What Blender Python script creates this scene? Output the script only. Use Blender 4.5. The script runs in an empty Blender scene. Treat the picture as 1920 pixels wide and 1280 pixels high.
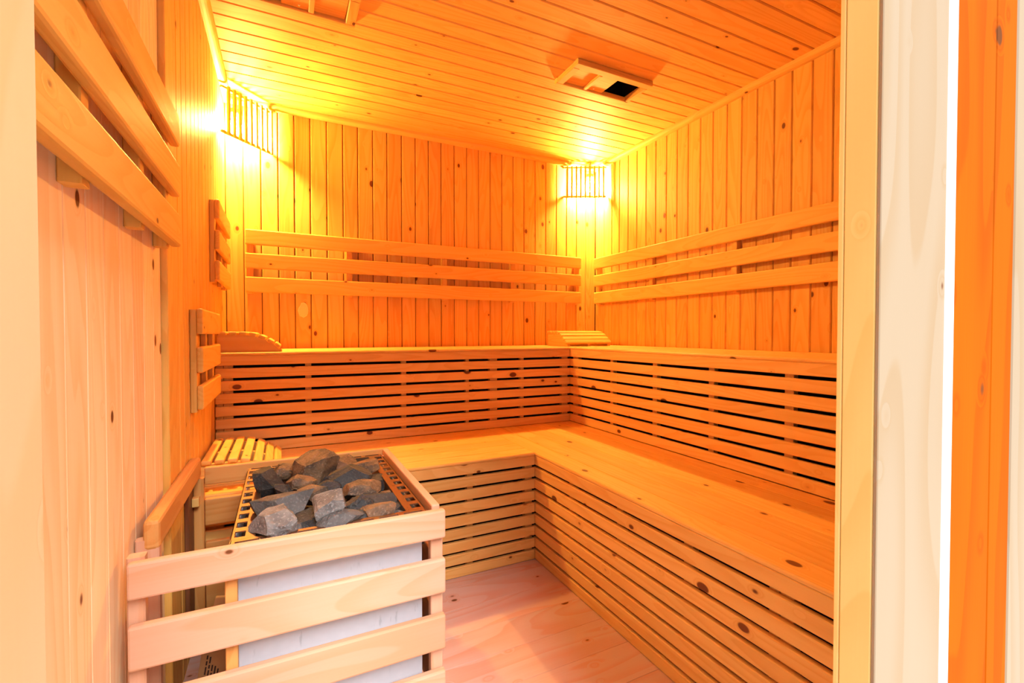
import bpy, bmesh, math, random
from mathutils import Vector, Matrix

C = bpy.context.scene.collection
SC = bpy.context.scene
R = math.radians

# ------------------------------------------------------------------ camera
cam_data = bpy.data.cameras.new('camera')
cam_data.sensor_width = 36.0
cam_data.lens = 872.95 / 1920 * 36.0
cam_data.clip_start = 0.02
cam = bpy.data.objects.new('camera', cam_data)
C.objects.link(cam)
cam.location = (0.0, 0.0, 1.0)
cam.rotation_euler = (R(90 - 1.012), 0.0, R(-26.27))
SC.camera = cam

# ------------------------------------------------------------------ world, sun, exposure
WORLD_STRENGTH = 0.9
SUN_STRENGTH = 7.6
LAMP_STRENGTH = 4600.0
world = bpy.data.worlds.new('world')
SC.world = world
world.use_nodes = True
bg = world.node_tree.nodes['Background']
bg.inputs['Color'].default_value = (0.96, 0.97, 1.0, 1)
bg.inputs['Strength'].default_value = WORLD_STRENGTH

sun_data = bpy.data.lights.new('daylight', 'SUN')
sun_data.energy = SUN_STRENGTH
sun_data.angle = R(34)
sun_data.color = (0.98, 0.975, 1.0)
sun = bpy.data.objects.new('daylight', sun_data)
C.objects.link(sun)
sun.location = (1.8, -3, 2.5)
sun.rotation_euler = Vector((-0.16, 1.0, -1.06)).to_track_quat('-Z', 'Y').to_euler()

vs = SC.view_settings
vs.view_transform = 'Standard'
vs.look = 'None'
vs.exposure = 0.0
vs.gamma = 1.0
vs.use_curve_mapping = False
SC.cycles.use_denoising = True
SC.cycles.max_bounces = 10
SC.cycles.diffuse_bounces = 6

# ------------------------------------------------------------------ materials
def new_mat(name):
    m = bpy.data.materials.new(name)
    m.use_nodes = True
    nt = m.node_tree
    return m, nt, nt.nodes, nt.links, nt.nodes['Principled BSDF']

def math_node(N, L, op, a, b=None, clamp=False):
    n = N.new('ShaderNodeMath'); n.operation = op; n.use_clamp = clamp
    for i, v in enumerate((a, b)):
        if v is None: continue
        if isinstance(v, (int, float)): n.inputs[i].default_value = v
        else: L.new(v, n.inputs[i])
    return n.outputs[0]

def ramp(N, L, src, p0, p1):
    n = N.new('ShaderNodeMapRange'); n.clamp = True; n.interpolation_type = 'SMOOTHSTEP'
    L.new(src, n.inputs[0])
    n.inputs[1].default_value = p0; n.inputs[2].default_value = p1
    n.inputs[3].default_value = 0.0; n.inputs[4].default_value = 1.0
    return n.outputs[0]

def mix_col(N, L, fac, a, b, mode='MIX'):
    n = N.new('ShaderNodeMix'); n.data_type = 'RGBA'; n.blend_type = mode
    if isinstance(fac, (int, float)): n.inputs[0].default_value = fac
    else: L.new(fac, n.inputs[0])
    for i, v in ((6, a), (7, b)):
        if isinstance(v, tuple): n.inputs[i].default_value = (*v, 1)
        else: L.new(v, n.inputs[i])
    return n.outputs[2]

def wood(name, axis, base, grain, knot=(0.16, 0.05, 0.015), grain_amt=0.35, rings=14.0, knots=1.0,
         vary=0.22, rough=0.5, fibre=0.25, cross=9.0, spec=0.18):
    """procedural softwood: growth rings stretched along one axis, fine fibres and knots"""
    m, nt, N, L, P = new_mat(name)
    tc = N.new('ShaderNodeTexCoord'); oi = N.new('ShaderNodeObjectInfo')
    rv = N.new('ShaderNodeCombineXYZ')
    for i, k in enumerate((37.1, 91.7, 53.3)):
        L.new(math_node(N, L, 'MULTIPLY', oi.outputs['Random'], k), rv.inputs[i])
    add = N.new('ShaderNodeVectorMath'); add.operation = 'ADD'
    L.new(tc.outputs['Object'], add.inputs[0]); L.new(rv.outputs[0], add.inputs[1])
    def scaled(along, across):
        v = N.new('ShaderNodeVectorMath'); v.operation = 'MULTIPLY'
        s = [across] * 3; s[axis] = along
        v.inputs[1].default_value = s
        L.new(add.outputs[0], v.inputs[0]); return v.outputs[0]
    # knots
    vo = N.new('ShaderNodeTexVoronoi'); vo.voronoi_dimensions = '3D'; vo.inputs['Scale'].default_value = 1.0
    L.new(scaled(7.5, 12.0), vo.inputs['Vector'])
    d = vo.outputs['Distance']
    sp = N.new('ShaderNodeSeparateColor'); L.new(vo.outputs['Color'], sp.inputs[0])
    size = math_node(N, L, 'MULTIPLY', sp.outputs[0], 0.15 * knots)
    dk = math_node(N, L, 'SUBTRACT', d, size)
    kfac = math_node(N, L, 'SUBTRACT', 1.0, ramp(N, L, dk, -0.012, 0.030), True)
    halo = math_node(N, L, 'SUBTRACT', 1.0, ramp(N, L, dk, 0.0, 0.16), True)
    # rings
    n1 = N.new('ShaderNodeTexNoise'); n1.inputs['Scale'].default_value = 1.0
    n1.inputs['Detail'].default_value = 1.5; n1.inputs['Roughness'].default_value = 0.4
    L.new(scaled(0.9, cross), n1.inputs['Vector'])
    ph = math_node(N, L, 'ADD', math_node(N, L, 'MULTIPLY', n1.outputs[0], rings),
                   math_node(N, L, 'MULTIPLY', halo, 1.6))
    fr = math_node(N, L, 'FRACT', ph)
    late = math_node(N, L, 'MULTIPLY', ramp(N, L, fr, 0.25, 0.92),
                     math_node(N, L, 'SUBTRACT', 1.0, ramp(N, L, fr, 0.93, 1.0)))
    # fibres
    n2 = N.new('ShaderNodeTexNoise'); n2.inputs['Scale'].default_value = 1.0
    n2.inputs['Detail'].default_value = 3.0
    L.new(scaled(5.0, 260.0), n2.inputs['Vector'])
    fib = math_node(N, L, 'MULTIPLY', n2.outputs[0], fibre)
    # broad tone
    n3 = N.new('ShaderNodeTexNoise'); n3.inputs['Scale'].default_value = 1.0
    L.new(scaled(0.8, 6.0), n3.inputs['Vector'])
    tone = math_node(N, L, 'MULTIPLY', ramp(N, L, n3.outputs[0], 0.35, 0.7), 0.45)
    g = math_node(N, L, 'ADD', math_node(N, L, 'MULTIPLY', late, grain_amt), fib)
    g = math_node(N, L, 'ADD', g, math_node(N, L, 'MULTIPLY', tone, 0.5), True)
    col = mix_col(N, L, g, base, grain)
    col = mix_col(N, L, math_node(N, L, 'MULTIPLY', halo, 0.45), col, grain)
    col = mix_col(N, L, kfac, col, knot)
    # per-plank shade
    wn = N.new('ShaderNodeTexWhiteNoise'); wn.noise_dimensions = '1D'
    L.new(oi.outputs['Random'], wn.inputs['W'])
    val = math_node(N, L, 'ADD', 1.0 - vary * 0.55, math_node(N, L, 'MULTIPLY', wn.outputs[0], vary))
    hsv = N.new('ShaderNodeHueSaturation')
    L.new(col, hsv.inputs['Color']); L.new(val, hsv.inputs['Value'])
    L.new(hsv.outputs[0], P.inputs['Base Color'])
    P.inputs['Roughness'].default_value = rough
    P.inputs['Specular IOR Level'].default_value = spec
    bp = N.new('ShaderNodeBump'); bp.inputs['Strength'].default_value = 0.12
    bp.inputs['Distance'].default_value = 0.002
    L.new(g, bp.inputs['Height']); L.new(bp.outputs[0], P.inputs['Normal'])
    return m

WOODS = {}
def W(kind, axis):
    k = (kind, axis)
    if k in WOODS: return WOODS[k]
    nm = 'wood_%s_%s' % (kind, 'xyz'[axis])
    if kind == 'wall':
        m = wood(nm, axis, (0.78, 0.48, 0.125), (0.65, 0.29, 0.045), knots=0.85)
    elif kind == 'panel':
        m = wood(nm, axis, (0.92, 0.73, 0.47), (0.84, 0.52, 0.21), knots=0.8, vary=0.18)  # wall wood made paler: missing daylight is put into the near boards' colour
    elif kind == 'amber':
        m = wood(nm, axis, (0.66, 0.33, 0.10), (0.54, 0.20, 0.04), knots=0.6)
    elif kind == 'ceiling':
        m = wood(nm, axis, (0.78, 0.48, 0.125), (0.66, 0.31, 0.05), rough=0.6, vary=0.14, knots=0.75)
    elif kind == 'bench':
        m = wood(nm, axis, (0.80, 0.50, 0.16), (0.67, 0.32, 0.07), vary=0.14, knots=1.05)
    elif kind == 'rest':
        m = wood(nm, axis, (0.79, 0.50, 0.13), (0.68, 0.34, 0.06), vary=0.12, knots=0.75)
    elif kind == 'guard':
        m = wood(nm, axis, (0.62, 0.355, 0.235), (0.56, 0.26, 0.12), vary=0.08, knots=0.42, rings=13, cross=6.0)
    elif kind == 'floor':
        m = wood(nm, axis, (0.56, 0.425, 0.375), (0.56, 0.26, 0.15), vary=0.12, rings=11, knots=1.05, cross=6.0)
    elif kind == 'frame':
        m = wood(nm, axis, (0.37, 0.28, 0.185), (0.35, 0.24, 0.135), vary=0.05, knots=0.4, rings=9, fibre=0.08, cross=5.0, grain_amt=0.7)
    elif kind == 'jamb':
        m = wood(nm, axis, (0.93, 0.70, 0.26), (0.88, 0.54, 0.15), vary=0.05, knots=0.6, rings=10, fibre=0.15, cross=6.0)  # frame wood again, yellow lamp light put into the right jamb's colour
    elif kind == 'pale':
        m = wood(nm, axis, (0.86, 0.60, 0.36), (0.82, 0.50, 0.24), vary=0.04, knots=0.5, rings=9, fibre=0.12, cross=5.0)  # lighter frame wood; brightness the left jamb lacks is put into its colour
    elif kind == 'stain':
        m = wood(nm, axis, (0.50, 0.105, 0.002), (0.33, 0.05, 0.001), vary=0.06, knots=0.8, rings=8, rough=0.7, cross=6.0, spec=0.03)
    elif kind == 'dark':
        m = wood(nm, axis, (0.20, 0.075, 0.03), (0.12, 0.04, 0.015), vary=0.05)
    WOODS[k] = m
    return m

def flat(name, col, rough=0.6, metal=0.0, spec=0.3):
    m, nt, N, L, P = new_mat(name)
    P.inputs['Base Color'].default_value = (*col, 1)
    P.inputs['Roughness'].default_value = rough
    P.inputs['Metallic'].default_value = metal
    P.inputs['Specular IOR Level'].default_value = spec
    return m

M_backing = flat('backing_board', (0.10, 0.04, 0.015), 0.9)
M_gap_shade = flat('gap_shade_black', (0.012, 0.008, 0.008), 0.9, spec=0.05)  # black sheet colour standing in for shade under the benches
M_black = flat('duct_black', (0.008, 0.006, 0.006), 0.9, spec=0.0)
M_white = flat('white_sealant', (0.90, 0.88, 0.87), 0.5)
M_screw = flat('screw_head', (0.85, 0.85, 0.85), 0.3, 0.9)
M_ink = flat('black_ink', (0.03, 0.02, 0.015), 0.8)
M_ground = flat('concrete_ground', (0.55, 0.54, 0.52), 0.9)
M_ceramic = flat('lamp_holder_ceramic', (0.85, 0.82, 0.75), 0.4)

def galvanised(name, base, dark, metal, rough):
    m, nt, N, L, P = new_mat(name)
    tc = N.new('ShaderNodeTexCoord')
    v = N.new('ShaderNodeTexVoronoi'); v.inputs['Scale'].default_value = 60
    L.new(tc.outputs['Object'], v.inputs['Vector'])
    n = N.new('ShaderNodeTexNoise'); n.inputs['Scale'].default_value = 26; n.inputs['Detail'].default_value = 4
    mp = N.new('ShaderNodeMapping'); mp.inputs['Scale'].default_value = (3.0, 1.0, 0.7)
    L.new(tc.outputs['Object'], mp.inputs[0]); L.new(mp.outputs[0], n.inputs['Vector'])
    f = math_node(N, L, 'ADD', math_node(N, L, 'MULTIPLY', v.outputs['Distance'], 0.25),
                  ramp(N, L, n.outputs[0], 0.63, 0.74), True)
    L.new(mix_col(N, L, f, base, dark), P.inputs['Base Color'])
    P.inputs['Metallic'].default_value = metal
    P.inputs['Roughness'].default_value = rough
    return m
M_panel = galvanised('galvanised_sheet', (0.56, 0.56, 0.595), (0.43, 0.44, 0.47), 0.15, 0.45)
M_rim = galvanised('steel_rim', (0.32, 0.20, 0.12), (0.22, 0.13, 0.08), 1.0, 0.42)  # grey steel; orange reflections of the room are put into the base colour
M_basin = flat('dark_steel', (0.05, 0.035, 0.03), 0.7, 0.3)  # dark tone puts the shade inside the stove into the colour

def stone_mat(name, a, b, c):
    m, nt, N, L, P = new_mat(name)
    tc = N.new('ShaderNodeTexCoord'); oi = N.new('ShaderNodeObjectInfo')
    add = N.new('ShaderNodeVectorMath'); add.operation = 'ADD'
    L.new(tc.outputs['Object'], add.inputs[0])
    mul = math_node(N, L, 'MULTIPLY', oi.outputs['Random'], 17.0)
    L.new(mul, add.inputs[1])
    n1 = N.new('ShaderNodeTexNoise'); n1.inputs['Scale'].default_value = 22; n1.inputs['Detail'].default_value = 6
    n2 = N.new('ShaderNodeTexNoise'); n2.inputs['Scale'].default_value = 180; n2.inputs['Detail'].default_value = 3
    L.new(add.outputs[0], n1.inputs['Vector']); L.new(add.outputs[0], n2.inputs['Vector'])
    col = mix_col(N, L, ramp(N, L, n1.outputs[0], 0.35, 0.65), a, b)
    col = mix_col(N, L, math_node(N, L, 'MULTIPLY', ramp(N, L, n2.outputs[0], 0.52, 0.70), 0.55), col, c)
    L.new(col, P.inputs['Base Color'])
    P.inputs['Roughness'].default_value = 0.75
    bp = N.new('ShaderNodeBump'); bp.inputs['Strength'].default_value = 0.85; bp.inputs['Distance'].default_value = 0.006
    h = math_node(N, L, 'ADD', n1.outputs[0], math_node(N, L, 'MULTIPLY', n2.outputs[0], 0.4))
    L.new(h, bp.inputs['Height']); L.new(bp.outputs[0], P.inputs['Normal'])
    return m
M_st = {
    'grey': stone_mat('stone_grey', (0.036, 0.032, 0.029), (0.075, 0.066, 0.060), (0.15, 0.138, 0.125)),
    'pale': stone_mat('stone_pale', (0.085, 0.076, 0.070), (0.16, 0.14, 0.125), (0.28, 0.255, 0.235)),
    'dark': stone_mat('stone_dark', (0.012, 0.0105, 0.0095), (0.026, 0.021, 0.018), (0.065, 0.054, 0.046)),
    'brown': stone_mat('stone_brown', (0.050, 0.028, 0.014), (0.16, 0.080, 0.032), (0.22, 0.14, 0.085)),  # brown rock, with the lamps' orange light put into the colour
}
def card_mat():
    m, nt, N, L, P = new_mat('brown_cardboard')
    n = N.new('ShaderNodeTexNoise'); n.inputs['Scale'].default_value = 40
    L.new(mix_col(N, L, n.outputs[0], (0.36, 0.20, 0.08), (0.44, 0.26, 0.11)), P.inputs['Base Color'])
    P.inputs['Roughness'].default_value = 0.9
    return m
M_card = card_mat()
def bulb_mat():
    m, nt, N, L, P = new_mat('lit_bulb')
    P.inputs['Base Color'].default_value = (1, 0.8, 0.5, 1)
    P.inputs['Emission Color'].default_value = (1.0, 0.56, 0.14, 1)
    P.inputs['Emission Strength'].default_value = LAMP_STRENGTH
    return m
M_bulb = bulb_mat()

# ------------------------------------------------------------------ mesh helpers
def finish(bm, name, mat, smooth=False):
    bmesh.ops.recalc_face_normals(bm, faces=bm.faces)
    me = bpy.data.meshes.new(name)
    bm.to_mesh(me); bm.free()
    if mat: me.materials.append(mat)
    if smooth:
        for p in me.polygons: p.use_smooth = True
    return me

def bm_box(bm, x0, x1, y0, y1, z0, z1):
    v = [bm.verts.new((x, y, z)) for x in (x0, x1) for y in (y0, y1) for z in (z0, z1)]
    for f in ((0, 1, 3, 2), (4, 6, 7, 5), (0, 4, 5, 1), (2, 3, 7, 6), (0, 2, 6, 4), (1, 5, 7, 3)):
        bm.faces.new([v[i] for i in f])
    return v

CACHE = {}
def prism(size, axis, ch, mat):
    """board centred on its origin, the four long edges chamfered"""
    k = ('p', tuple(round(s, 4) for s in size), axis, ch, mat.name)
    if k in CACHE: return CACHE[k]
    a, b = [i for i in range(3) if i != axis]
    ha, hb, hl = size[a] / 2, size[b] / 2, size[axis] / 2
    prof = [(-ha + ch, -hb), (ha - ch, -hb), (ha, -hb + ch), (ha, hb - ch),
            (ha - ch, hb), (-ha + ch, hb), (-ha, hb - ch), (-ha, -hb + ch)]
    bm = bmesh.new(); rings = []
    for s in (-hl, hl):
        ring = []
        for pa, pb in prof:
            co = [0, 0, 0]; co[a] = pa; co[b] = pb; co[axis] = s
            ring.append(bm.verts.new(co))
        rings.append(ring)
    for i in range(8):
        j = (i + 1) % 8
        bm.faces.new((rings[0][i], rings[0][j], rings[1][j], rings[1][i]))
    bm.faces.new(rings[0]); bm.faces.new(rings[1])
    CACHE[k] = finish(bm, 'board', mat)
    return CACHE[k]

def rbox(size, bev, mat, seg=2):
    """bar centred on its origin with every edge rounded"""
    k = ('r', tuple(round(s, 4) for s in size), bev, seg, mat.name)
    if k in CACHE: return CACHE[k]
    bm = bmesh.new()
    x, y, z = (s / 2 for s in size)
    bm_box(bm, -x, x, -y, y, -z, z)
    bmesh.ops.bevel(bm, geom=bm.edges[:], offset=bev, segments=seg, profile=0.5, affect='EDGES')
    CACHE[k] = finish(bm, 'bar', mat)
    return CACHE[k]

def link(name, me, loc=(0, 0, 0), parent=None, rot=None, local=False):
    o = bpy.data.objects.new(name, me)
    C.objects.link(o)
    loc = Vector(loc)
    if parent is not None:
        o.parent = parent
        if not local: loc = loc - parent.location
    o.location = loc
    if rot: o.rotation_euler = rot
    return o

def thing(name, label, cat, loc=(0, 0, 0), rotz=0.0, group=None):
    o = bpy.data.objects.new(name, None)
    o.empty_display_size = 0.05
    C.objects.link(o)
    o.location = loc; o.rotation_euler = (0, 0, rotz)
    o['label'] = label; o['category'] = cat
    if group: o['group'] = group
    return o

def span(name, parent, b, axis, ch, mat, rounded=False):
    """a board filling the box b = (x0,x1,y0,y1,z0,z1) given in world coordinates"""
    x0, x1, y0, y1, z0, z1 = b
    size = (x1 - x0, y1 - y0, z1 - z0)
    me = rbox(size, ch, mat) if rounded else prism(size, axis, ch, mat)
    return link(name, me, ((x0 + x1) / 2, (y0 + y1) / 2, (z0 + z1) / 2), parent)

def structure(name, boxes, mat):
    """a piece of the setting made of plain boxes in world coordinates"""
    x0 = min(b[0] for b in boxes); y0 = min(b[2] for b in boxes); z0 = min(b[4] for b in boxes)
    bm = bmesh.new()
    for b in boxes:
        bm_box(bm, b[0] - x0, b[1] - x0, b[2] - y0, b[3] - y0, b[4] - z0, b[5] - z0)
    o = link(name, finish(bm, name, mat), (x0, y0, z0))
    o['kind'] = 'structure'
    return o

# ------------------------------------------------------------------ room dimensions (metres)
XL_NEAR, XL, XR = -0.277, -0.262, 2.10     # left wall near the door, left wall beyond, right wall
YF, YB = 0.345, 2.85                       # inner face of the front wall, back wall
ZC = 2.225                                 # ceiling
STEP_Y = 1.462                             # where the left wall steps out
TH = 0.013                                 # thickness of the lining boards
CH = 0.0026

# ------------------------------------------------------------------ floor
floor = structure('floor', [(-0.33, 2.16, 0.30, 2.91, -0.06, -0.022)], M_backing)
y = YF
i = 0
while y < YB - 0.005:
    y1 = min(y + 0.138, YB)
    span('plank', floor, (XL_NEAR, XR, y + 0.0002, y1 - 0.0002, -0.022, 0.0), 0, 0.0007, W('floor', 0))
    y = y1
ground = structure('ground', [(-3.0, 4.0, -4.0, 0.30, -0.10, -0.03)], M_ground)

# ------------------------------------------------------------------ back wall
wall_back = structure('wall_back', [(-0.30, 2.13, YB + TH + 0.001, YB + 0.05, -0.022, 2.30)], M_backing)
edges = [XL, -0.178, -0.095, -0.013, 0.067]
edges += [0.148, 0.234, 0.321, 0.403, 0.488, 0.571, 0.658, 0.743, 0.826, 0.908, 0.995, 1.08, 1.163, 1.246,
          1.331, 1.416, 1.499, 1.587, 1.672, 1.759, 1.844, 1.93, 2.015, XR]
for a, b in zip(edges, edges[1:]):
    span('board', wall_back, (a + 0.0016, b - 0.0016, YB, YB + TH, 0.0, ZC), 2, 0.0045, W('wall', 2))
# pale patch of filler on one board
bm = bmesh.new()
rnd = random.Random(5)
top = []
for k in range(16):
    t = 2 * math.pi * k / 16
    r = 0.9 + 0.25 * rnd.random()
    top.append((0.024 * r * math.cos(t), 0.040 * r * math.sin(t)))
lo = [bm.verts.new((p[0], 0.0008, p[1])) for p in top]
hi = [bm.verts.new((p[0] * 0.93, -0.0006, p[1] * 0.93)) for p in top]
bm.faces.new(hi); bm.faces.new(lo)
for k in range(16):
    bm.faces.new((lo[k], lo[(k + 1) % 16], hi[(k + 1) % 16], hi[k]))
link('filler_patch', finish(bm, 'filler_patch', flat('wood_filler', (0.90, 0.68, 0.30), 0.7)), (0.107, YB - 0.0008, 1.127), wall_back)

# ------------------------------------------------------------------ right wall
wall_right = structure('wall_right', [(XR + TH + 0.001, XR + 0.05, 0.30, YB + 0.05, -0.022, 2.30)], M_backing)
edges = [YF, 0.393, 0.480, 0.567, 0.655, 0.742, 0.83, 0.918, 1.005, 1.092, 1.18, 1.268, 1.359, 1.445, 1.534, 1.62, 1.707,
         1.795, 1.88, 1.967, 2.051, 2.136, 2.226, 2.312, 2.398, 2.484, 2.575, 2.658, 2.745, YB]
for a, b in zip(edges, edges[1:]):
    span('board', wall_right, (XR, XR + TH, a + 0.0012, b - 0.0012, 0.0, ZC), 2, 0.0042, W('wall', 2))

# ------------------------------------------------------------------ left wall: a near panel and a slightly proud far panel
wall_left = structure('wall_left', [(XL_NEAR - 0.06, XL_NEAR - TH - 0.001, 0.30, YB + 0.05, -0.022, 2.30),
                                    (XL_NEAR - TH - 0.001, XL - TH - 0.001, STEP_Y + 0.004, YB + 0.05, -0.022, 2.30)], M_backing)
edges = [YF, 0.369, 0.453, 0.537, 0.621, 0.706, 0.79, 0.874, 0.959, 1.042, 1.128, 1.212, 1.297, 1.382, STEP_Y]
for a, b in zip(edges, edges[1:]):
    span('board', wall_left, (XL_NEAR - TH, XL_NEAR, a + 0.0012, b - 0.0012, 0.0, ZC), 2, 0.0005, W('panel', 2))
edges = [STEP_Y, 1.60, 1.673, 1.751, 1.832, 1.909, 1.987, 2.068, 2.148, 2.228, 2.308, 2.388, 2.468, 2.548, 2.628, 2.708, 2.788, YB]
for a, b in zip(edges, edges[1:]):
    span('board', wall_left, (XL - TH - (0.010 if a == STEP_Y else 0), XL, a + 0.0014, b - 0.0014, 0.0, ZC), 2, CH, W('wall', 2))

# ------------------------------------------------------------------ ceiling with two vent holes
VENTS = [(1.19, 1.625, 1), (-0.175, 0.265, -1)]          # x range of the frame, side of the open hole
VY0, VY1 = 1.745, 1.946
HY0, HY1 = 1.770, 1.9455
holes = []
for a, b, s in VENTS:
    holes.append((a + 0.037, b - 0.023) if s > 0 else (a + 0.023, b - 0.037))
holes.sort()
top0, top1 = ZC + TH + 0.001, ZC + 0.05
xs = [-0.32] + [v for h in holes for v in h] + [2.14]
boxes = [(-0.32, 2.14, 0.30, HY0, top0, top1), (-0.32, 2.14, HY1, YB + 0.05, top0, top1)]
for a, b in zip(xs[0::2], xs[1::2]):
    boxes.append((a, b, HY0, HY1, top0, top1))
ceiling = structure('ceiling', boxes, M_backing)
rows = [1.157 + 0.0876 * k for k in range(-10, 20)]
rows = [r for r in rows if YF + 0.02 < r < YB - 0.02]
rows = [YF] + rows + [YB]
for a, b in zip(rows, rows[1:]):
    if abs(a - 1.770) < 0.02 or abs(a - 1.858) < 0.02:
        for p, q in zip([XL_NEAR] + [h[1] for h in holes], [h[0] for h in holes] + [XR]):
            span('board', ceiling, (p, q, a + 0.0012, b - 0.0012, ZC, ZC + TH), 0, 0.0042, W('ceiling', 0))
    else:
        span('board', ceiling, (XL_NEAR, XR, a + 0.0012, b - 0.0012, ZC, ZC + TH), 0, 0.0042, W('ceiling', 0))

def moulding(name, p0, p1, out, mat):
    """quarter-round strip in the angle between wall and ceiling; out = direction into the room"""
    p0, p1, out = Vector(p0), Vector(p1), Vector(out)
    bm = bmesh.new()
    prof = [(0, 0), (0.034, 0)] + [(0.034 * math.cos(t) ** 0.8 if math.cos(t) > 0 else 0, 0.027 * math.sin(t) ** 0.8)
                                   for t in (0.25, 0.55, 0.85, 1.15, 1.4)] + [(0, 0.027)]
    r = []
    for p in (Vector((0, 0, 0)), p1 - p0):
        r.append([bm.verts.new(p + out * a + Vector((0, 0, -b))) for a, b in prof])
    n = len(prof)
    for k in range(n):
        bm.faces.new((r[0][k], r[0][(k + 1) % n], r[1][(k + 1) % n], r[1][k]))
    bm.faces.new(r[0]); bm.faces.new(r[1])
    o = link(name, finish(bm, name, mat), p0)
    o['kind'] = 'structure'
moulding('trim_1', (XL + 0.03, YB, ZC), (XR - 0.03, YB, ZC), (0, -1, 0), W('rest', 0))
moulding('trim_2', (XR, YF + 0.002, ZC), (XR, YB, ZC), (-1, 0, 0), W('rest', 1))
moulding('trim_3', (XL, STEP_Y, ZC), (XL, YB, ZC), (1, 0, 0), W('rest', 1))

# ------------------------------------------------------------------ front wall and doorway round the camera
DX0, DX1, DZ = -0.118, 0.620, 1.92
wall_front = structure('wall_front', [(-0.36, -0.16, 0.312, YF - 0.002, -0.022, 2.30), (0.66, 2.16, 0.312, YF - 0.002, -0.022, 2.30),
                                      (-0.16, 0.66, 0.312, YF - 0.002, DZ + 0.04, 2.30)], M_backing)
span('board', wall_front, (0.797, 0.929, 0.300, 0.312, -0.02, 2.28), 2, 0.0015, W('stain', 2))['label'] = 'broad orange stained board beside the pale door casing'
span('board', wall_front, (0.931, 0.999, 0.300, 0.312, -0.02, 2.28), 2, 0.0015, W('stain', 2))['label'] = 'narrow orange stained board with scuffed dents'
for k in range(8):
    a = 1.0005 + 0.14 * k
    span('board', wall_front, (a, a + 0.139, 0.299, 0.312, -0.02, 2.28), 2, 0.002, W('frame', 2))
for k in range(2):
    a = -0.36 + 0.1 * k
    span('board', wall_front, (a, a + 0.099, 0.299, 0.312, -0.02, 2.28), 2, 0.002, W('stain', 2))
for k in range(3):
    a = -0.155 + 0.275 * k
    span('board', wall_front, (a, a + 0.27, 0.299, 0.312, DZ + 0.16, 2.28), 2, 0.002, W('stain', 2))

door = bpy.data.objects.new('door_1', None); C.objects.link(door)
door.location = (0.25, 0.32, 0.0); door['kind'] = 'structure'
span('jamb', door, (DX1, DX1 + 0.038, 0.3000, 0.3345, 0, DZ + 0.038), 2, 0.0012, W('jamb', 2))
span('stop_strip', door, (DX1, DX1 + 0.038, 0.3352, 0.3415, 0, DZ + 0.038), 2, 0.0010, W('jamb', 2))
span('jamb', door, (DX0 - 0.038, DX0, 0.262, 0.3415, 0, DZ + 0.038), 2, 0.0012, W('pale', 2))
span('head', door, (DX0, DX1, 0.299, 0.3415, DZ, DZ + 0.038), 0, 0.0012, W('frame', 0))
span('casing', door, (DX1 + 0.0001, 0.774, 0.2950, 0.2998, 0, DZ + 0.15), 2, 0.0010, W('frame', 2))
span('edge_strip', door, (0.7745, 0.7965, 0.2930, 0.2998, 0, DZ + 0.15), 2, 0.0025, M_white)
span('casing', door, (-0.36, DX0 - 0.04, 0.2865, 0.2985, 0, DZ + 0.15), 2, 0.0015, W('frame', 2))
span('casing', door, (DX0 - 0.04, DX1, 0.2865, 0.2985, DZ + 0.001, DZ + 0.15), 0, 0.0015, W('frame', 0))

# ------------------------------------------------------------------ benches
LX, LY, LZ = 0.995, 1.787, 0.474        # faces and top of the lower bench
UX, UY, UZ = 1.546, 2.346, 0.916        # faces and top of the upper bench
ST = 0.018                              # slat thickness

def bench(name, label, fx, fy, z0, z1, backx, backy, n, gap, studs_back, studs_right, n_planks, lid):
    t = thing(name, label, 'bench', (fx, fy, z0))
    # seat planks of the right-hand run go the whole way to the back
    w = (backx - fx) / n_planks
    for k in range(n_planks):
        span('plank', t, (fx + w * k + 0.0004, fx + w * (k + 1) - 0.0004, YF + 0.004, backy, z1 - lid, z1), 1,
             0.004 if k == 0 else 0.0016, W('bench', 1))
    w = (backy - fy) / n_planks
    for k in range(n_planks):
        span('plank', t, (XL + 0.003, fx - 0.0008, fy + w * k + 0.0004, fy + w * (k + 1) - 0.0004, z1 - lid, z1), 0,
             0.004 if k == 0 else 0.0016, W('bench', 0))
    # slatted fronts
    zt = z1 - lid - 0.0008
    pitch = (zt - z0 + gap) / n
    for k in range(n):
        a = z0 + pitch * k + 0.0004; b = a + pitch - gap
        span('slat', t, (XL + 0.003, fx - 0.0006, fy + 0.002, fy + 0.002 + ST, a, b), 0, 0.0025, W('bench', 0))
        span('slat', t, (fx + 0.002, fx + 0.002 + ST, YF + 0.004, fy + 0.002 + ST, a, b), 1, 0.0025, W('bench', 1))
    # added black sheets that put shade behind the studs; the space is empty
    span('shade_sheet', t, (XL + 0.004, fx + 0.058, fy + 0.048, fy + 0.056, z0, zt), 0, 0.001, M_gap_shade)
    span('shade_sheet', t, (fx + 0.048, fx + 0.056, YF + 0.004, fy + 0.047, z0, zt), 1, 0.001, M_gap_shade)
    for (a, b) in studs_back:
        span('stud', t, (a, b, fy + 0.0025 + ST, fy + 0.045, z0, zt), 2, 0.001, W('bench', 2))
    for (a, b) in studs_right:
        span('stud', t, (fx + 0.0025 + ST, fx + 0.045, a, b, z0, zt), 2, 0.001, W('bench', 2))
    return t

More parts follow.
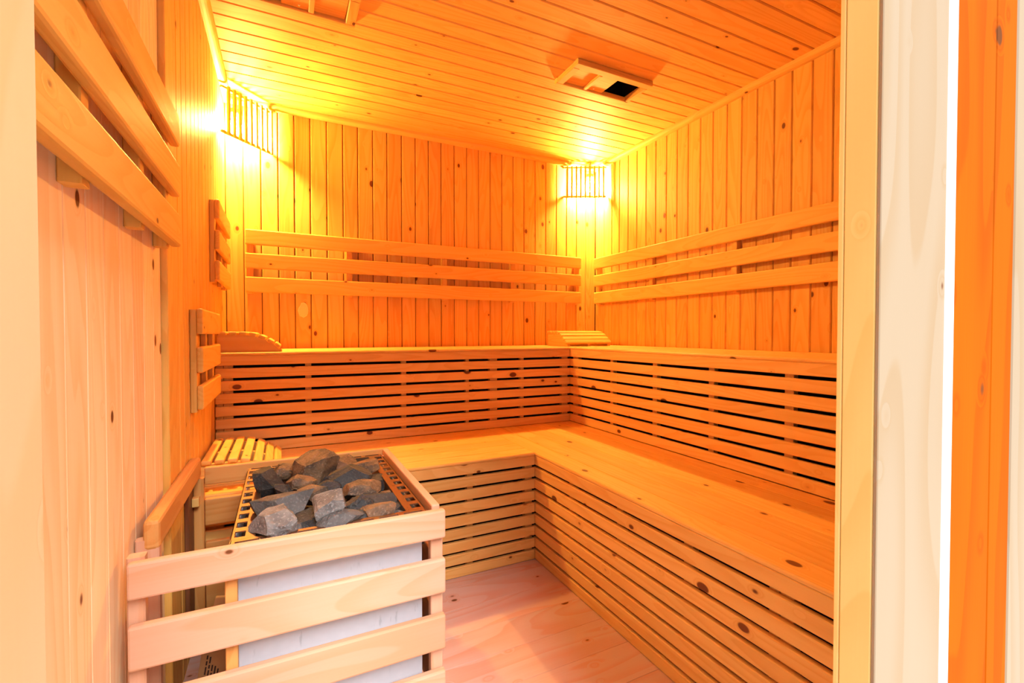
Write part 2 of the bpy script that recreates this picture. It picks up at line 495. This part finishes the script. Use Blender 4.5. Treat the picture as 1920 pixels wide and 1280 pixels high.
bench('lower_bench', 'lower L-shaped wooden bench with wide seat and slatted front on the floor', LX, LY, 0.001, LZ, UX + 0.004, UY + 0.004,
      9, 0.0115, [(-0.258, -0.18), (0.10, 0.13), (0.683, 0.709), (0.955, 0.991)],
      [(1.515, 1.545), (1.222, 1.252), (0.925, 0.958), (0.640, 0.672), (0.676, 0.700), (0.37, 0.40)], 6, 0.0135)
bench('upper_bench', 'upper L-shaped wooden bench with slatted riser rising behind the lower seat', UX, UY, LZ + 0.001, UZ, XR - 0.001, YB - 0.001,
      8, 0.0125, [(-0.258, -0.232), (-0.23, -0.195), (0.095, 0.121), (0.541, 0.566), (0.888, 0.907), (1.030, 1.075), (1.222, 1.243), (1.500, 1.542)],
      [(2.29, 2.343), (1.966, 1.990), (1.645, 1.674), (1.325, 1.352), (0.998, 1.030), (0.68, 0.71), (0.37, 0.40)], 6, 0.013)

# ------------------------------------------------------------------ backrests
ZS = [(1.216, 1.298), (1.341, 1.422), (1.466, 1.546)]
def rest(name, label, axis, a0, a1, wall, sign, battens, zs=ZS, out=0.035, thick=0.020):
    """three slats on short battens; the slats run along the axis; wall = wall coordinate, sign = direction into the room"""
    o = 1 - axis
    def box(p0, p1, d0, d1, z0, z1):
        q = sorted((wall + sign * d0, wall + sign * d1))
        return (p0, p1, q[0], q[1], z0, z1) if axis == 0 else (q[0], q[1], p0, p1, z0, z1)
    mid = (a0 + a1) / 2
    loc = (mid, wall, zs[0][0]) if axis == 0 else (wall, mid, zs[0][0])
    t = thing(name, label, 'backrest', loc)
    for z0, z1 in zs:
        span('slat', t, box(a0, a1, out - thick, out, z0, z1), axis, 0.006, W('rest', axis), True)
    for c in battens:
        span('batten', t, box(c - 0.016, c + 0.016, 0.0005, out - thick - 0.0003, zs[0][0] - 0.007, zs[2][1] - 0.004), 2, 0.002, W('rest', 2))
    return t
rest('backrest', 'long three-slat wooden backrest across the back wall above the upper bench', 0, -0.171, 1.942, YB, -1,
     [-0.15, 0.35, 0.92, 1.40, 1.922], out=0.05, thick=0.022)
rest('backrest', 'long three-slat wooden backrest running along the wall with the boxy corner headrest', 1, 0.47, 2.803, XR, -1,
     [2.78, 2.238, 1.637, 1.08, 0.55], out=0.05, thick=0.022)
rest('backrest', 'large close-up three-slat backrest high on the left wall above the heater guard', 1, 0.42, 1.43, XL_NEAR, 1,
     [0.50, 0.868, 1.17, 1.398], out=0.050, thick=0.022)
rest('backrest', 'short three-slat backrest on the left wall near the corner lamp, higher of two', 1, 2.24, 2.70, XL, 1,
     [2.258, 2.50, 2.66], out=0.036, thick=0.018)
rest('backrest', 'short three-slat backrest on the left wall, lower of two, above the lower headrest', 1, 1.765, 2.235, XL, 1,
     [1.783, 1.99, 2.17], zs=[(0.755, 0.833), (0.873, 0.957), (0.997, 1.079)], out=0.036, thick=0.018)

# ------------------------------------------------------------------ headrests
def curve_pt(s, wdt, h):
    """point and slope on the headrest outline: flat top, then a curve falling ever more steeply; s = 0..1 along its length"""
    flat_len, end = wdt * 0.42, 0.010
    a, b = wdt - flat_len, h - end
    pts = [Vector((0, h))] + [Vector((flat_len + a * k / 24, h - b * (k / 24) ** 1.9)) for k in range(25)]
    seg = [(q - p).length for p, q in zip(pts, pts[1:])]
    d = s * sum(seg)
    for p, q, l in zip(pts, pts[1:], seg):
        if d <= l or q is pts[-1]:
            v = q - p
            return p + v * min(1.0, d / l), math.atan2(v.y, v.x)
        d -= l

def headrest(label, loc, rotz, wdt, length, h):
    t = thing('headrest', label, 'headrest', loc, rotz, 'slatted wooden headrests on the benches')
    prof = [(0.0, 0.0)] + [tuple(curve_pt(k / 14, wdt, h - 0.0175)[0]) for k in range(15)]
    prof = [(u, max(z, 0.0)) for u, z in prof]
    prof[-1] = (wdt - 0.002, 0.0)
    for v0 in (0.012, length / 2 - 0.01, length - 0.032):
        bm = bmesh.new()
        r = [[bm.verts.new((u, v, z)) for u, z in prof] for v in (v0, v0 + 0.02)]
        n = len(prof)
        for k in range(n):
            bm.faces.new((r[0][k], r[0][(k + 1) % n], r[1][(k + 1) % n], r[1][k]))
        bm.faces.new(r[0]); bm.faces.new(r[1])
        link('side_panel', finish(bm, 'side_panel', W('rest', 0)), (0, 0, 0.0008), t, local=True)
    n = 7
    total = sum((curve_pt((k + 1) / 60, wdt, h - 0.009)[0] - curve_pt(k / 60, wdt, h - 0.009)[0]).length for k in range(60))
    sw = total / n - 0.0095
    me = rbox((sw, length, 0.016), 0.005, W('rest', 1))
    for k in range(n):
        p, a = curve_pt((k + 0.5) / n, wdt, h - 0.009)
        if k == n - 1: p = p + Vector((-0.002, 0.005))
        o = link('slat', me, (p[0], length / 2, p[1]), t, (0, -a, 0), local=True)
    return t
headrest('slatted wooden headrest at the left end of the upper bench', (XL + 0.006, 2.385, UZ), 0, 0.253, 0.36, 0.092)
headrest('slatted wooden headrest on the lower bench behind the stove', (XL + 0.006, 1.875, LZ), 0, 0.252, 0.385, 0.092)
headrest('slatted wooden headrest in the far corner of the upper bench under the corner lamp', (1.60, 2.715, UZ), R(-90), 0.245, 0.355, 0.101)

# ------------------------------------------------------------------ corner lamps
def corner_lamp(label, A, B, z0, z1, fr0, fr1, bulb):
    A, B = Vector(A), Vector(B)
    d = B - A; Lg = d.length; ang = math.atan2(d.y, d.x)
    t = thing('corner_lamp', label, 'lamp', (A.x, A.y, z0), ang, 'slatted corner lamps under the ceiling')
    hgt = z1 - z0
    for k in range(9):
        u = Lg * (fr0 + (fr1 - fr0) * k / 8)
        link('slat', rbox((0.012, 0.014, hgt - 0.004), 0.003, W('rest', 2)), (u, -0.004, hgt / 2), t, local=True)
    for z in (0.016, hgt - 0.010):
        link('rail', rbox((Lg - 0.022, 0.014, 0.013), 0.003, W('rest', 0)), (Lg / 2, 0.0105, z), t, local=True)
    inv = Matrix.Rotation(-ang, 3, 'Z')
    q = inv @ (Vector(bulb) - Vector((A.x, A.y, z0)))
    bm = bmesh.new()
    bmesh.ops.create_icosphere(bm, subdivisions=2, radius=0.036)
    for v in bm.verts:
        if v.co.z > 0: v.co.z *= 1.35; v.co.xy *= 1 - 0.25 * v.co.z / 0.05
    b = link('bulb', finish(bm, 'bulb', M_bulb, True), q, t, local=True)
    bm = bmesh.new()
    bmesh.ops.create_cone(bm, cap_ends=True, segments=16, radius1=0.024, radius2=0.030, depth=0.04)
    link('bulb_holder', finish(bm, 'bulb_holder', M_ceramic, True), q + Vector((0, 0, 0.068)), t, local=True)
    rod = ZC - 0.0005 - (bulb[2] + 0.088)
    bm = bmesh.new()
    bmesh.ops.create_cone(bm, cap_ends=True, segments=10, radius1=0.008, radius2=0.008, depth=rod)
    link('rod', finish(bm, 'rod', M_ceramic, True), q + Vector((0, 0, 0.088 + rod / 2)), t, local=True)
    return t
corner_lamp('lit lamp behind upright wooden slats in the corner above the boxy headrest',
            (1.800, 2.842, 0), (2.090, 2.690, 0), 1.962, 2.192, 0.12, 0.90, (1.995, 2.775, 2.050))
corner_lamp('lit lamp behind upright wooden slats in the corner by the short left wall backrests',
            (-0.255, 2.613, 0), (-0.030, 2.842, 0), 1.954, 2.192, 0.13, 0.93, (-0.204, 2.778, 2.050))

# ------------------------------------------------------------------ ceiling vents
def vent(label, x0, x1, side):
    t = thing('ceiling_vent', label, 'vent', ((x0 + x1) / 2, (VY0 + VY1) / 2, 2.199), 0, 'sliding vents in the ceiling')
    z0, z1 = 2.200, ZC + 0.0005
    def X(a, b):      # measure from the closed end
        return (x0 + a, x0 + b) if side > 0 else (x1 - b, x1 - a)
    L = x1 - x0
    zb = ZC - 0.0005
    span('frame_bar', t, (*X(0, L), VY0, VY0 + 0.040, z0, zb), 0, 0.003, W('ceiling', 0))
    span('frame_bar', t, (*X(0, L), 1.924, VY1, z0, zb), 0, 0.003, W('ceiling', 0))
    span('frame_bar', t, (*X(0, 0.036), VY0 + 0.0405, 1.9235, z0, zb), 1, 0.003, W('ceiling', 1))
    span('frame_bar', t, (*X(L - 0.022, L), VY0 + 0.0405, 1.9235, z0, zb), 1, 0.003, W('ceiling', 1))
    span('fixed_panel', t, (*X(0.0385, 0.150), 1.787, 1.922, 2.212, 2.220), 0, 0.001, W('ceiling', 0))
    s = span('slider', t, (*X(0.160, 0.259), 1.787, 1.922, 2.208, 2.216), 0, 0.001, W('ceiling', 0))
    a, b = X(0.148, 0.168)
    link('handle', rbox((b - a, 0.134, 0.012), 0.003, W('ceiling', 1)), Vector(((a + b) / 2, 1.8545, 2.2065)) - s.location - t.location, s, local=True)
    bm = bmesh.new()
    bmesh.ops.create_cone(bm, cap_ends=True, segments=10, radius1=0.0035, radius2=0.0045, depth=0.002)
    a, b = X(0.19, 0.21)
    link('screw', finish(bm, 'screw', M_screw), Vector(((a + b) / 2, 1.905, 2.207)) - s.location - t.location, s, local=True)
    # black shaft above the hole
    ha, hb = X(0.0375, L - 0.0235)
    bm = bmesh.new()
    q = [(ha, HY0 + 0.001), (hb, HY0 + 0.001), (hb, HY1 - 0.001), (ha, HY1 - 0.001)]
    cx, cy = t.location.x, t.location.y
    r0 = [bm.verts.new((p[0] - cx, p[1] - cy, 2.2252 - 2.199)) for p in q]
    r1 = [bm.verts.new((p[0] - cx, p[1] - cy, 2.48 - 2.199)) for p in q]
    for k in range(4):
        bm.faces.new((r0[k], r0[(k + 1) % 4], r1[(k + 1) % 4], r1[k]))
    bm.faces.new(r1)
    me = finish(bm, 'duct', M_black)
    link('duct', me, t.location, t)
    return t
vent('half-open wooden sliding vent in the ceiling with its black hole in view', VENTS[0][0], VENTS[0][1], 1)
vent('wooden sliding vent at the top edge of the picture near the left wall', VENTS[1][0], VENTS[1][1], -1)

# ------------------------------------------------------------------ heater guard
GY0, GY1 = 1.057, 1.742
GX0, GX1 = -0.257, 0.346
g = thing('heater_guard', 'pale wooden slatted guard fence around the stove, open to the left wall', 'guard', (0.05, 1.06, 0.0))
front = [(0.513, 0.580), (0.381, 0.463), (0.246, 0.328), (0.112, 0.194), (0.004, 0.060)]
for a, b in front:
    span('front_slat', g, (GX0, GX1, GY0, GY0 + 0.020, a, b), 0, 0.0045, W('guard', 0), True)
    span('side_slat', g, (GX1 - 0.022, GX1 - 0.001, GY0 + 0.0435, GY1 - 0.0205, a, b), 1, 0.004, W('guard', 1), True)
back = [(0.525, 0.580), (0.397, 0.480), (0.262, 0.345), (0.127, 0.210), (0.004, 0.075)]
for a, b in back:
    span('back_slat', g, (-0.2215, GX1, GY1 - 0.020, GY1, a, b), 0, 0.004, W('amber', 0), True)
# posts stand behind the front slats: one in the right-hand corner, one beside the stove, one at the wall, more along the sides
span('post', g, (0.3150, 0.3450, GY0 + 0.0206, GY0 + 0.043, 0.001, 0.560), 2, 0.002, W('guard', 2))
span('post', g, (-0.1065, -0.0850, GY0 + 0.0215, GY0 + 0.043, 0.001, 0.530), 2, 0.0015, W('amber', 2))
span('post', g, (-0.262, -0.234, GY0 + 0.0206, GY0 + 0.046, 0.001, 0.583), 2, 0.003, W('guard', 2))
span('post', g, (-0.275, -0.234, 1.190, 1.215, 0.001, 0.572), 2, 0.003, W('guard', 2))
span('post', g, (-0.250, -0.2225, 1.716, 1.740, 0.001, 0.548), 2, 0.002, W('amber', 2))
span('post', g, (0.296, 0.3235, GY1 - 0.048, GY1 - 0.0208, 0.001, 0.56), 2, 0.002, W('guard', 2))
span('side_rail', g, (-0.2612, -0.232, 1.188, 1.742, 0.549, 0.612), 1, 0.008, W('amber', 1), True)
# ------------------------------------------------------------------ stove
HX0, HX1, HY_0, HY_1, HZ = -0.101, 0.313, 1.094, 1.700, 0.568
h = thing('sauna_stove', 'grey steel sauna stove with perforated top rim inside the wooden guard', 'stove', (0.106, 1.4, 0.0))
FY = 1.104
bm = bmesh.new()
bm_box(bm, -0.0865, 0.3005, FY, FY + 0.002, 0.05, HZ - 0.004)
link('front_panel', finish(bm, 'front_panel', M_panel), (0, 0, 0), h)
bm = bmesh.new()
bm_box(bm, HX0 + 0.003, HX0 + 0.005, FY + 0.060, 1.69, 0.05, HZ - 0.024)
link('side_panel', finish(bm, 'side_panel', M_panel), (0, 0, 0), h)
bm = bmesh.new()
bm_box(bm, HX1 - 0.005, HX1 - 0.003, FY + 0.060, 1.69, 0.05, HZ - 0.024)
link('side_panel', finish(bm, 'side_panel', M_panel), (0, 0, 0), h)
bm = bmesh.new()
bm_box(bm, -0.0845, 0.2985, 1.688, 1.69, 0.05, HZ - 0.075)
link('back_panel', finish(bm, 'back_panel', M_panel), (0, 0, 0), h)
for sx in (-0.05, 0.26):
    for sy in (1.15, 1.64):
        span('foot', h, (sx - 0.015, sx + 0.015, sy - 0.015, sy + 0.015, 0.001, 0.05), 2, 0.002, M_basin)

def ladder(x0, x1, y0, y1, axis, n, rail_a, rail_b, solid, z0, z1):
    """flat steel strip with a row of square holes"""
    bm = bmesh.new()
    if axis == 1:
        bm_box(bm, x0, x0 + rail_a, y0, y1, z0, z1); bm_box(bm, x1 - rail_b, x1, y0, y1, z0, z1)
        p = (y1 - y0) / n
        for k in range(n + 1):
            c = y0 + p * k
            a, b = max(y0, c - solid / 2), min(y1, c + solid / 2)
            bm_box(bm, x0 + rail_a, x1 - rail_b, a, b, z0, z1)
    else:
        bm_box(bm, x0, x1, y0, y0 + rail_a, z0, z1); bm_box(bm, x0, x1, y1 - rail_b, y1, z0, z1)
        p = (x1 - x0) / n
        for k in range(n + 1):
            c = x0 + p * k
            a, b = max(x0, c - solid / 2), min(x1, c + solid / 2)
            bm_box(bm, a, b, y0 + rail_a, y1 - rail_b, z0, z1)
    return bm
zt0, zt1 = HZ - 0.003, HZ
SW = 0.046
def rim(name, bm, lip):
    for b in lip: bm_box(bm, *b)
    return link(name, finish(bm, name, M_rim), (0, 0, 0), h)
rim('rim_strip', ladder(HX0, HX0 + SW, HY_0 + 0.030, HY_1 - 0.026, 1, 10, 0.006, 0.019, 0.022, zt0, zt1),
    [(HX0, HX0 + 0.0015, HY_0, HY_1, HZ - 0.022, zt1), (HX0 + SW - 0.0015, HX0 + SW, HY_0 + 0.028, HY_1 - 0.026, HZ - 0.06, zt0)])
rim('rim_strip', ladder(HX1 - SW, HX1, HY_0 + 0.030, HY_1 - 0.026, 1, 11, 0.018, 0.006, 0.022, zt0, zt1),
    [(HX1 - 0.0015, HX1, HY_0, HY_1, HZ - 0.022, zt1), (HX1 - SW, HX1 - SW + 0.0015, HY_0 + 0.028, HY_1 - 0.026, HZ - 0.06, zt0)])
rim('rim_strip', ladder(HX0 + 0.003, HX1 - 0.003, HY_0, HY_0 + 0.0295, 0, 7, 0.003, 0.012, 0.013, zt0, zt1),
    [(HX0 + SW + 0.0005, HX1 - SW - 0.0005, HY_0 + 0.028, HY_0 + 0.0295, HZ - 0.06, zt0)])
rim('rim_strip', ladder(HX0 + 0.003, HX1 - 0.003, HY_1 - 0.0255, HY_1, 0, 7, 0.010, 0.003, 0.013, zt0, zt1),
    [(HX0 + SW + 0.0005, HX1 - SW - 0.0005, HY_1 - 0.0255, HY_1 - 0.024, HZ - 0.06, zt0)])
# tray under the rim that keeps the holes dark, and the grate that carries the stones
bm = bmesh.new()
bm_box(bm, HX0 + 0.0055, HX1 - 0.0055, FY + 0.003, 1.687, 0.486, 0.490)
link('stone_tray', finish(bm, 'stone_tray', M_basin), (0, 0, 0), h)

# ------------------------------------------------------------------ stones on the stove
def stone(seed, x, y, z, sx, sy, sz, kind, label, rot=0.0, square=0.0):
    """broken rock: an ellipsoid sliced by random flat cleavage planes, edges slightly worn"""
    rnd = random.Random(seed)
    bm = bmesh.new()
    bmesh.ops.create_icosphere(bm, subdivisions=3, radius=1.0)
    for k in range(11):
        n = Vector((rnd.gauss(0, 1), rnd.gauss(0, 1), rnd.gauss(0, 0.9))).normalized()
        n = Vector([math.copysign(abs(c) ** (1.0 + 1.5 * square), c) for c in n]).normalized()
        c = rnd.uniform(0.50, 0.78)
        r = bmesh.ops.bisect_plane(bm, geom=bm.verts[:] + bm.edges[:] + bm.faces[:], plane_co=n * c, plane_no=n, clear_outer=True)
        ed = [e for e in r['geom_cut'] if isinstance(e, bmesh.types.BMEdge)]
        if ed: bmesh.ops.holes_fill(bm, edges=ed, sides=0)
    r = bmesh.ops.convex_hull(bm, input=bm.verts[:])
    bmesh.ops.dissolve_limit(bm, angle_limit=R(17), verts=bm.verts, edges=bm.edges)
    lo = [min(v.co[i] for v in bm.verts) for i in range(3)]
    hi = [max(v.co[i] for v in bm.verts) for i in range(3)]
    dim = (sx, sy, sz)
    for v in bm.verts:
        v.co = Vector([((v.co[i] - lo[i]) / (hi[i] - lo[i]) - 0.5) * dim[i] for i in range(3)])
    m = min(dim)
    bmesh.ops.triangulate(bm, faces=bm.faces)
    bmesh.ops.subdivide_edges(bm, edges=bm.edges[:], cuts=1, use_grid_fill=True)
    for v in bm.verts:
        v.co += Vector((rnd.uniform(-1, 1), rnd.uniform(-1, 1), rnd.uniform(-1, 1))) * m * 0.016
    o = link('stone', finish(bm, 'stone', M_st[kind]), (x, y, z), None, (0, 0, rot))
    o['label'] = label; o['category'] = 'stone'; o['group'] = 'stones heaped on the stove'
    return o
STONES = [
 (1, -0.022, 1.150, .578, .088, .085, .085, 'pale', 'blocky pale grey stone at the front left corner of the stove', 0.1, .45),
 (2, 0.030, 1.145, .560, .055, .050, .055, 'grey', 'small round grey stone tucked right of the front left block', 0.4, 0),
 (3, -0.002, 1.262, .585, .132, .095, .072, 'grey', 'large smooth flat-topped grey stone behind the front left block', 0.05, .1),
 (4, 0.050, 1.185, .562, .066, .075, .072, 'dark', 'blue-black stone wedged between the big grey and the pale upright stone', 0.5, .2),
 (5, -0.036, 1.455, .595, .074, .080, .085, 'dark', 'tall blackish stone at the back left corner of the stove', 0.0, .3),
 (6, 0.012, 1.392, .580, .070, .070, .055, 'dark', 'low black stone beside the tall back left stone', 0.3, .2),
 (7, 0.044, 1.402, .598, .076, .060, .045, 'brown', 'flat orange-lit block stone in the middle of the back half', -0.15, .5),
 (8, 0.004, 1.560, .590, .085, .070, .052, 'brown', 'brown stone at the back, against the rim left of the tallest stone', 0.2, .2),
 (9, 0.085, 1.490, .610, .115, .100, .105, 'brown', 'tallest peaked stone at the back of the heap', 0.6, .1),
 (10, 0.098, 1.185, .592, .088, .090, .094, 'pale', 'whitish upright stone in the centre front of the heap', 0.25, .25),
 (11, 0.066, 1.318, .585, .080, .060, .050, 'brown', 'brown wedge stone just behind the whitish upright stone', -0.2, .2),
 (12, 0.172, 1.398, .598, .112, .090, .070, 'dark', 'big dark ridged stone right of the tallest stone', -0.1, .15),
 (13, 0.168, 1.560, .592, .085, .080, .050, 'brown', 'small brown stone at the back rim right of the tallest stone', 0.0, .2),
 (14, 0.224, 1.500, .585, .080, .090, .062, 'brown', 'sloping orange-brown stone at the back right corner', 0.5, .2),
 (15, 0.190, 1.290, .588, .098, .080, .055, 'brown', 'tawny slab stone with orange tint right of centre', 0.1, .35),
 (16, 0.232, 1.375, .568, .055, .055, .050, 'dark', 'small dark stone against the right rim', 0.2, .2),
 (17, 0.166, 1.205, .572, .066, .070, .075, 'dark', 'dark brown faceted stone right of the whitish upright stone', 0.8, .2),
 (18, 0.218, 1.222, .568, .088, .070, .058, 'dark', 'long dark stone lying behind the front right brown stone', -0.3, .2),
 (19, 0.248, 1.285, .560, .040, .045, .042, 'brown', 'little brown stone near the right rim behind the front stones', 0.3, .2),
 (20, 0.207, 1.150, .572, .078, .060, .052, 'brown', 'brown-grey stone at the front right of the heap', 0.1, .3),
 (21, 0.2520, 1.140, .556, .034, .036, .042, 'grey', 'smallest grey stone in the front right corner', 0.1, .1),
 (22, 0.120, 1.135, .568, .104, .060, .064, 'grey', 'peaked mottled stone lying along the front rim', 0.1, .1),
 (23, 0.112, 1.368, .584, .062, .050, .040, 'dark', 'thin dark stone between the orange block and the ridged stone', 0.0, .2),
]
for s in STONES:
    stone(100 + s[0], s[1], s[2], s[3] - 0.010, s[4] * 1.07, s[5] * 1.07, s[6], *s[7:])
FILL = [
 (-0.010, 1.33, 'dark filler stone under the back edge of the large flat-topped grey stone'),
 (0.100, 1.25, 'dark filler stone right behind the whitish upright stone'),
 (0.130, 1.31, 'dark filler stone left of the tawny slab stone'),
 (0.060, 1.47, 'dark filler stone under the left flank of the tallest stone'),
 (0.120, 1.47, 'dark filler stone under the right flank of the tallest stone'),
 (0.200, 1.42, 'dark filler stone behind the big dark ridged stone'),
 (0.070, 1.16, 'dark filler stone in front of the blue-black wedged stone'),
 (0.165, 1.14, 'dark filler stone between the peaked mottled stone and the brown-grey one'),
 (0.235, 1.20, 'dark filler stone by the right rim, behind the smallest grey stone'),
 (0.255, 1.45, 'dark filler stone by the right rim near the back corner'),
]
for k, (x, y, lab) in enumerate(FILL, 1):
    stone(300 + k, x, y, 0.528 + 0.008 * (k % 3), .075, .070, .070, 'dark', lab, k * 0.7, .2)

# ------------------------------------------------------------------ wall strip with a knob, carton behind the stove
t = thing('vent_slide', 'dark brown wooden vent slide board on the left wall behind the guard post', 'vent', (XL, 1.70, 0.20))
span('board', t, (XL + 0.0005, XL + 0.012, 1.640, 1.745, 0.12, 0.535), 2, 0.002, W('dark', 2))
span('knob', t, (XL + 0.0125, XL + 0.030, 1.688, 1.716, 0.470, 0.497), 0, 0.002, W('bench', 0))

t = thing('cardboard_box', 'narrow brown cardboard box with printed lines standing left of the stove', 'box', (-0.185, 1.30, 0.001))
tilt = R(9)
bm = bmesh.new()
bm_box(bm, 0.0, 0.055, 0.0, 0.26, 0.0, 0.25)
c = link('carton', finish(bm, 'carton', M_card), (-0.03, 0, 0.0), t, (0, tilt, 0), local=True)
bm = bmesh.new()
rnd = random.Random(3)
for col in range(5):
    z = 0.09 + 0.02 * (col % 2)
    x = 0.012 + 0.0065 * col
    while z < 0.235 - 0.012 * col:
        ln = rnd.uniform(0.006, 0.02)
        bm_box(bm, x, x + 0.003, -0.0006, -0.0001, z, z + ln)
        z += ln + 0.004
link('printed_text', finish(bm, 'printed_text', M_ink), (0, 0, 0), c, local=True)
